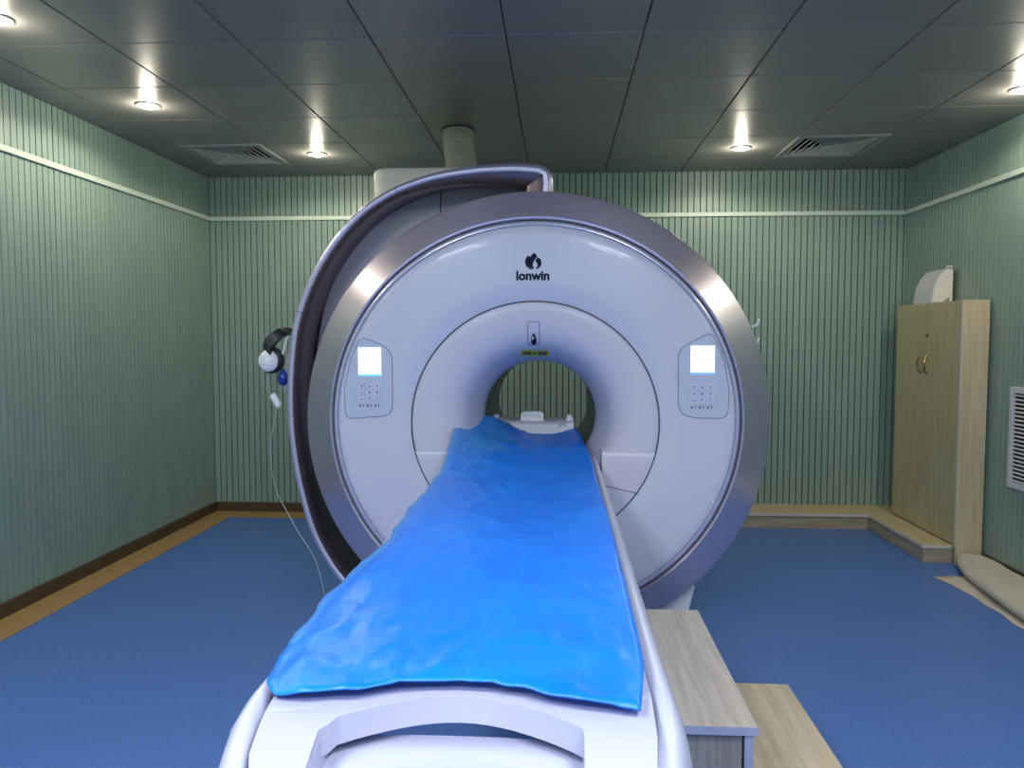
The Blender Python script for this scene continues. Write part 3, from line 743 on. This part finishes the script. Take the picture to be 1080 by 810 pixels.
# curved coil cover on top of the cabinet
cc = thing('coil_cover', (2.6, 5.6, CZ), 'white quarter-round plastic coil cover standing on top of the cabinet', 'medical device')
pr = []
for i in range(15):
    th = math.pi*.5*i/14
    pr.append((2.700-.135*math.sin(th)*(1.0), CZ+.001+.235*math.cos(th)**.85 if i < 14 else CZ+.001))
pr = [(2.675, CZ+.240), (2.655, CZ+.233), (2.632, CZ+.212), (2.607, CZ+.178), (2.587, CZ+.138), (2.573, CZ+.095), (2.565, CZ+.05), (2.560, CZ+.001)]
back = [(2.700, CZ+.001), (2.700, CZ+.228), (2.692, CZ+.240)]
pl = pr+back
q = MB(); ypr = lambda a, c, t: (a, t, c)
q.prism(pl, lambda a, c, t: (a, t, c), 5.52, 5.80)
for i in range(len(q.f)): q.m[i] = 0
o = q.build('shell', 'coilgrey', cc, smooth=35, bevel=.004)
q = MB(); q.prism([(lerp(2.66, a, .93), lerp(CZ+.1, c, .94)) for a, c in pl], lambda a, c, t: (a, t, c), 5.5195, 5.512); q.build('face', 'coilcream', cc, smooth=35, bevel=.002)
q = MB()
for i in range(4): q.box(2.672-i*.010, 2.676-i*.010, 5.508, 5.5125, CZ+.012, CZ+.040-i*.006)
q.build('slot', 'keydark', cc, smooth=0)
o = MB().tube([(2.655, 5.515, CZ+.236), (2.655, 5.51, CZ+.250), (2.685, 5.51, CZ+.250), (2.685, 5.515, CZ+.236)], .006, 6).build('hook', 'coilcream', cc)

# ================================================================ WALL VENT
wv = thing('wall_vent', (XR, 4.5, .58), 'white slatted return air grille low on the right wall', 'air vent')
vy0, vy1, vz0, vz1 = 4.22, 4.822, .562, 1.166
q = MB()
for a in ((vy0, vy0+.036, vz0, vz1), (vy1-.036, vy1, vz0, vz1), (vy0+.036, vy1-.036, vz0, vz0+.036), (vy0+.036, vy1-.036, vz1-.036, vz1)):
    q.box(XR-.018, XR, *a)
q.build('frame', 'slat', wv, smooth=0, bevel=.002)
MB().box(XR-.003, XR-.001, vy0+.03, vy1-.03, vz0+.03, vz1-.03).build('backing', 'dark', wv, smooth=0)
NS = 22; pz = (vz1-vz0-.072)/NS
proto = MB().prism([(-.015, -.006), (-.013, -.0065), (-.005, .0025), (-.007, .003)], lambda a, c, t: (a, t, c), -.265, .265).build('slat', 'slat', None, smooth=0)
sm = proto.data; bpy.data.objects.remove(proto)
for i in range(NS):
    o = bpy.data.objects.new('slat', sm); COL.objects.link(o); o.parent = wv
    o.location = Vector((XR, (vy0+vy1)/2, vz0+.036+(i+.5)*pz))-world_loc(wv)

# ================================================================ FOLDED BEIGE BLANKET
bl = thing('folded_blanket', (2.5, 4.4, 0), 'folded beige cloth blanket lying on the floor by the right wall', 'blanket')
rows = []
for i in range(50):
    y = lerp(4.80, 2.9, i/49); row = []
    xa = interp([2.9, 3.94, 4.3, 4.6, 4.8], [2.30, 2.322, 2.335, 2.330, 2.285], y)+.006*math.sin(y*23)
    for j in range(24):
        x = lerp(xa, 2.69, j/23)
        z = .006+.004*max(0, noise.noise(Vector((x*7, y*5, 0))))+(.010*abs(math.sin((x-xa)*38))*(1 if j > 3 else .2))*max(0, noise.noise(Vector((x*3, y*2, 4)))+.3)
        row.append((x, y+.03*(x-xa), z))
    rows.append(row)
o = MB().grid(rows).build('under_layer', 'cloth', bl, smooth=180)
md = o.modifiers.new('t', 'SOLIDIFY'); md.thickness = .005; md.offset = -1
rows = []
for i in range(70):
    y = lerp(5.045, 2.9, i/69); row = []
    xa = interp([2.9, 3.96, 4.4, 4.72, 4.95, 5.045], [2.33, 2.345, 2.385, 2.43, 2.50, 2.545], y)
    hh = .078+.012*noise.noise(Vector((y*2.2, 0, 3)))
    # closed rolled section: bottom, fold, top
    prof = [(.10, .020), (.05, .018), (.020, .020), (.004, .034), (0, .050), (.010, .068), (.032, hh), (.07, hh+.010), (.12, hh+.010), (.18, hh+.004), (.24, hh-.002)]
    kx = (2.70-xa)/.24 if xa > 2.46 else 1
    for d, z in prof: 
        x = xa+d*min(kx, 1)
        row.append((x, y, z+.006*noise.noise(Vector((x*8, y*4, 1)))))
    x3 = row[-1][0]
    row.append((lerp(x3, 2.704, .6), y, hh-.002+.008*noise.noise(Vector((9, y*4, 1))))); row.append((2.706, y, hh-.006)); row.append((2.706, y, .02))
    rows.append(row)
q = MB().grid(rows, closed_u=True); nC = len(rows[0])
q.f.append(tuple(range(nC))); q.m.append(0); q.f.append(tuple(range(69*nC, 70*nC))); q.m.append(0)
q.build('folded_layer', 'cloth', bl, smooth=70)

# ================================================================ HEADPHONES on the shroud
hd = thing('headphones', (-1.33, 3.7, 1.3), 'black and white patient headphones hanging on the left side of the scanner', 'headphones')
band = smoothpts([(-1.392, 3.66, 1.395), (-1.385, 3.66, 1.43), (-1.350, 3.67, 1.470), (-1.318, 3.70, 1.490), (-1.300, 3.75, 1.485)], 5)
q = MB()
rows = []
for i, p in enumerate(band):
    rows.append([(p.x-.018, p.y-.020, p.z+.014), (p.x-.010, p.y+.020, p.z+.018), (p.x+.020, p.y+.020, p.z-.016), (p.x+.016, p.y-.020, p.z-.020)])
q.grid(rows, closed_u=True).build('headband', 'black', hd, smooth=60)
def oval(cx, cz, rx, rz, y0, y1, tilt=0, n=28, dome=.01):
    R_ = []
    for r, y in ((.86, y1), (1, y1-.006), (1, y0+.010), (.9, y0+.002), (.6, y0-dome*.6), (.01, y0-dome)):
        R_.append([(cx+rx*r*math.cos(2*math.pi*k/n), y, cz+rz*r*math.sin(2*math.pi*k/n)) for k in range(n)])
    return R_
MB().grid(oval(-1.386, 1.350, .060, .066, 3.668, 3.71), closed_u=True).build('ear_cushion', 'black', hd, smooth=60)
cup = MB().grid(oval(-1.394, 1.346, .049, .053, 3.655, 3.675), closed_u=True).build('ear_cup', 'plastic_white', hd, smooth=60)
q = MB()
for i in range(4): q.tube([(-1.428, 3.648, 1.330+i*.013), (-1.362, 3.648, 1.326+i*.013)], .0016, 5)
q.build('cup_rib', 'coilgrey', cup)
MB().tube(smoothpts([(-1.352, 3.69, 1.36), (-1.330, 3.69, 1.385), (-1.318, 3.69, 1.43), (-1.308, 3.70, 1.47)], 4), .006, 6).build('yoke', 'plastic_white', hd)
MB().tube([(-1.285, 3.72, 1.476), (-1.312, 3.72, 1.472), (-1.318, 3.72, 1.482)], .006, 6).build('hanger', 'plastic_white', hd)
cbth = thing('call_bulb', (-1.33, 3.66, 1.2), 'dark blue rubber call bulb with pale tube hanging below the headphones', 'call bulb')
bulb = [( .003, 1.310), (.008, 1.300), (.022, 1.282), (.027, 1.262), (.024, 1.242), (.014, 1.228), (.001, 1.222)]
n_ = 18
MB().grid([[(-1.335+r*math.cos(2*math.pi*k/n_), 3.70+r*math.sin(2*math.pi*k/n_), z) for k in range(n_)] for r, z in bulb], closed_u=True).build('bulb', 'bluebulb', cbth, smooth=80)
MB().tube(smoothpts([(-1.335, 3.70, 1.225), (-1.325, 3.70, 1.20), (-1.318, 3.70, 1.24), (-1.312, 3.70, 1.32), (-1.302, 3.71, 1.42), (-1.29, 3.72, 1.47)], 4), .003, 6).build('tube', 'cable', cbth)
ec = thing('audio_tube', (-1.36, 3.7, .6), 'thin pale tube with white connector trailing from the headphones to the floor', 'cable')
q = MB(); q.tube(smoothpts([(-1.392, 3.70, 1.180), (-1.380, 3.70, 1.165), (-1.366, 3.70, 1.140), (-1.362, 3.70, 1.118)], 4), [.010]+[.018]*10+[.012]*2, 12)
q.build('connector', 'plastic_white', ec, smooth=70)
q = MB(); q.tube(smoothpts([(-1.400, 3.69, 1.32), (-1.408, 3.69, 1.26), (-1.404, 3.69, 1.20), (-1.390, 3.70, 1.178)], 5), .0022, 6)
q.tube(smoothpts([(-1.365, 3.70, 1.12), (-1.380, 3.70, 1.06), (-1.402, 3.70, .95), (-1.400, 3.70, .82), (-1.375, 3.70, .70), (-1.325, 3.69, .61), (-1.262, 3.66, .52), (-1.20, 3.64, .44), (-1.165, 3.64, .37), (-1.135, 3.64, .25), (-1.125, 3.66, .12), (-1.12, 3.68, .004)], 6), .0021, 6)
q.build('tubing', 'cable', ec)
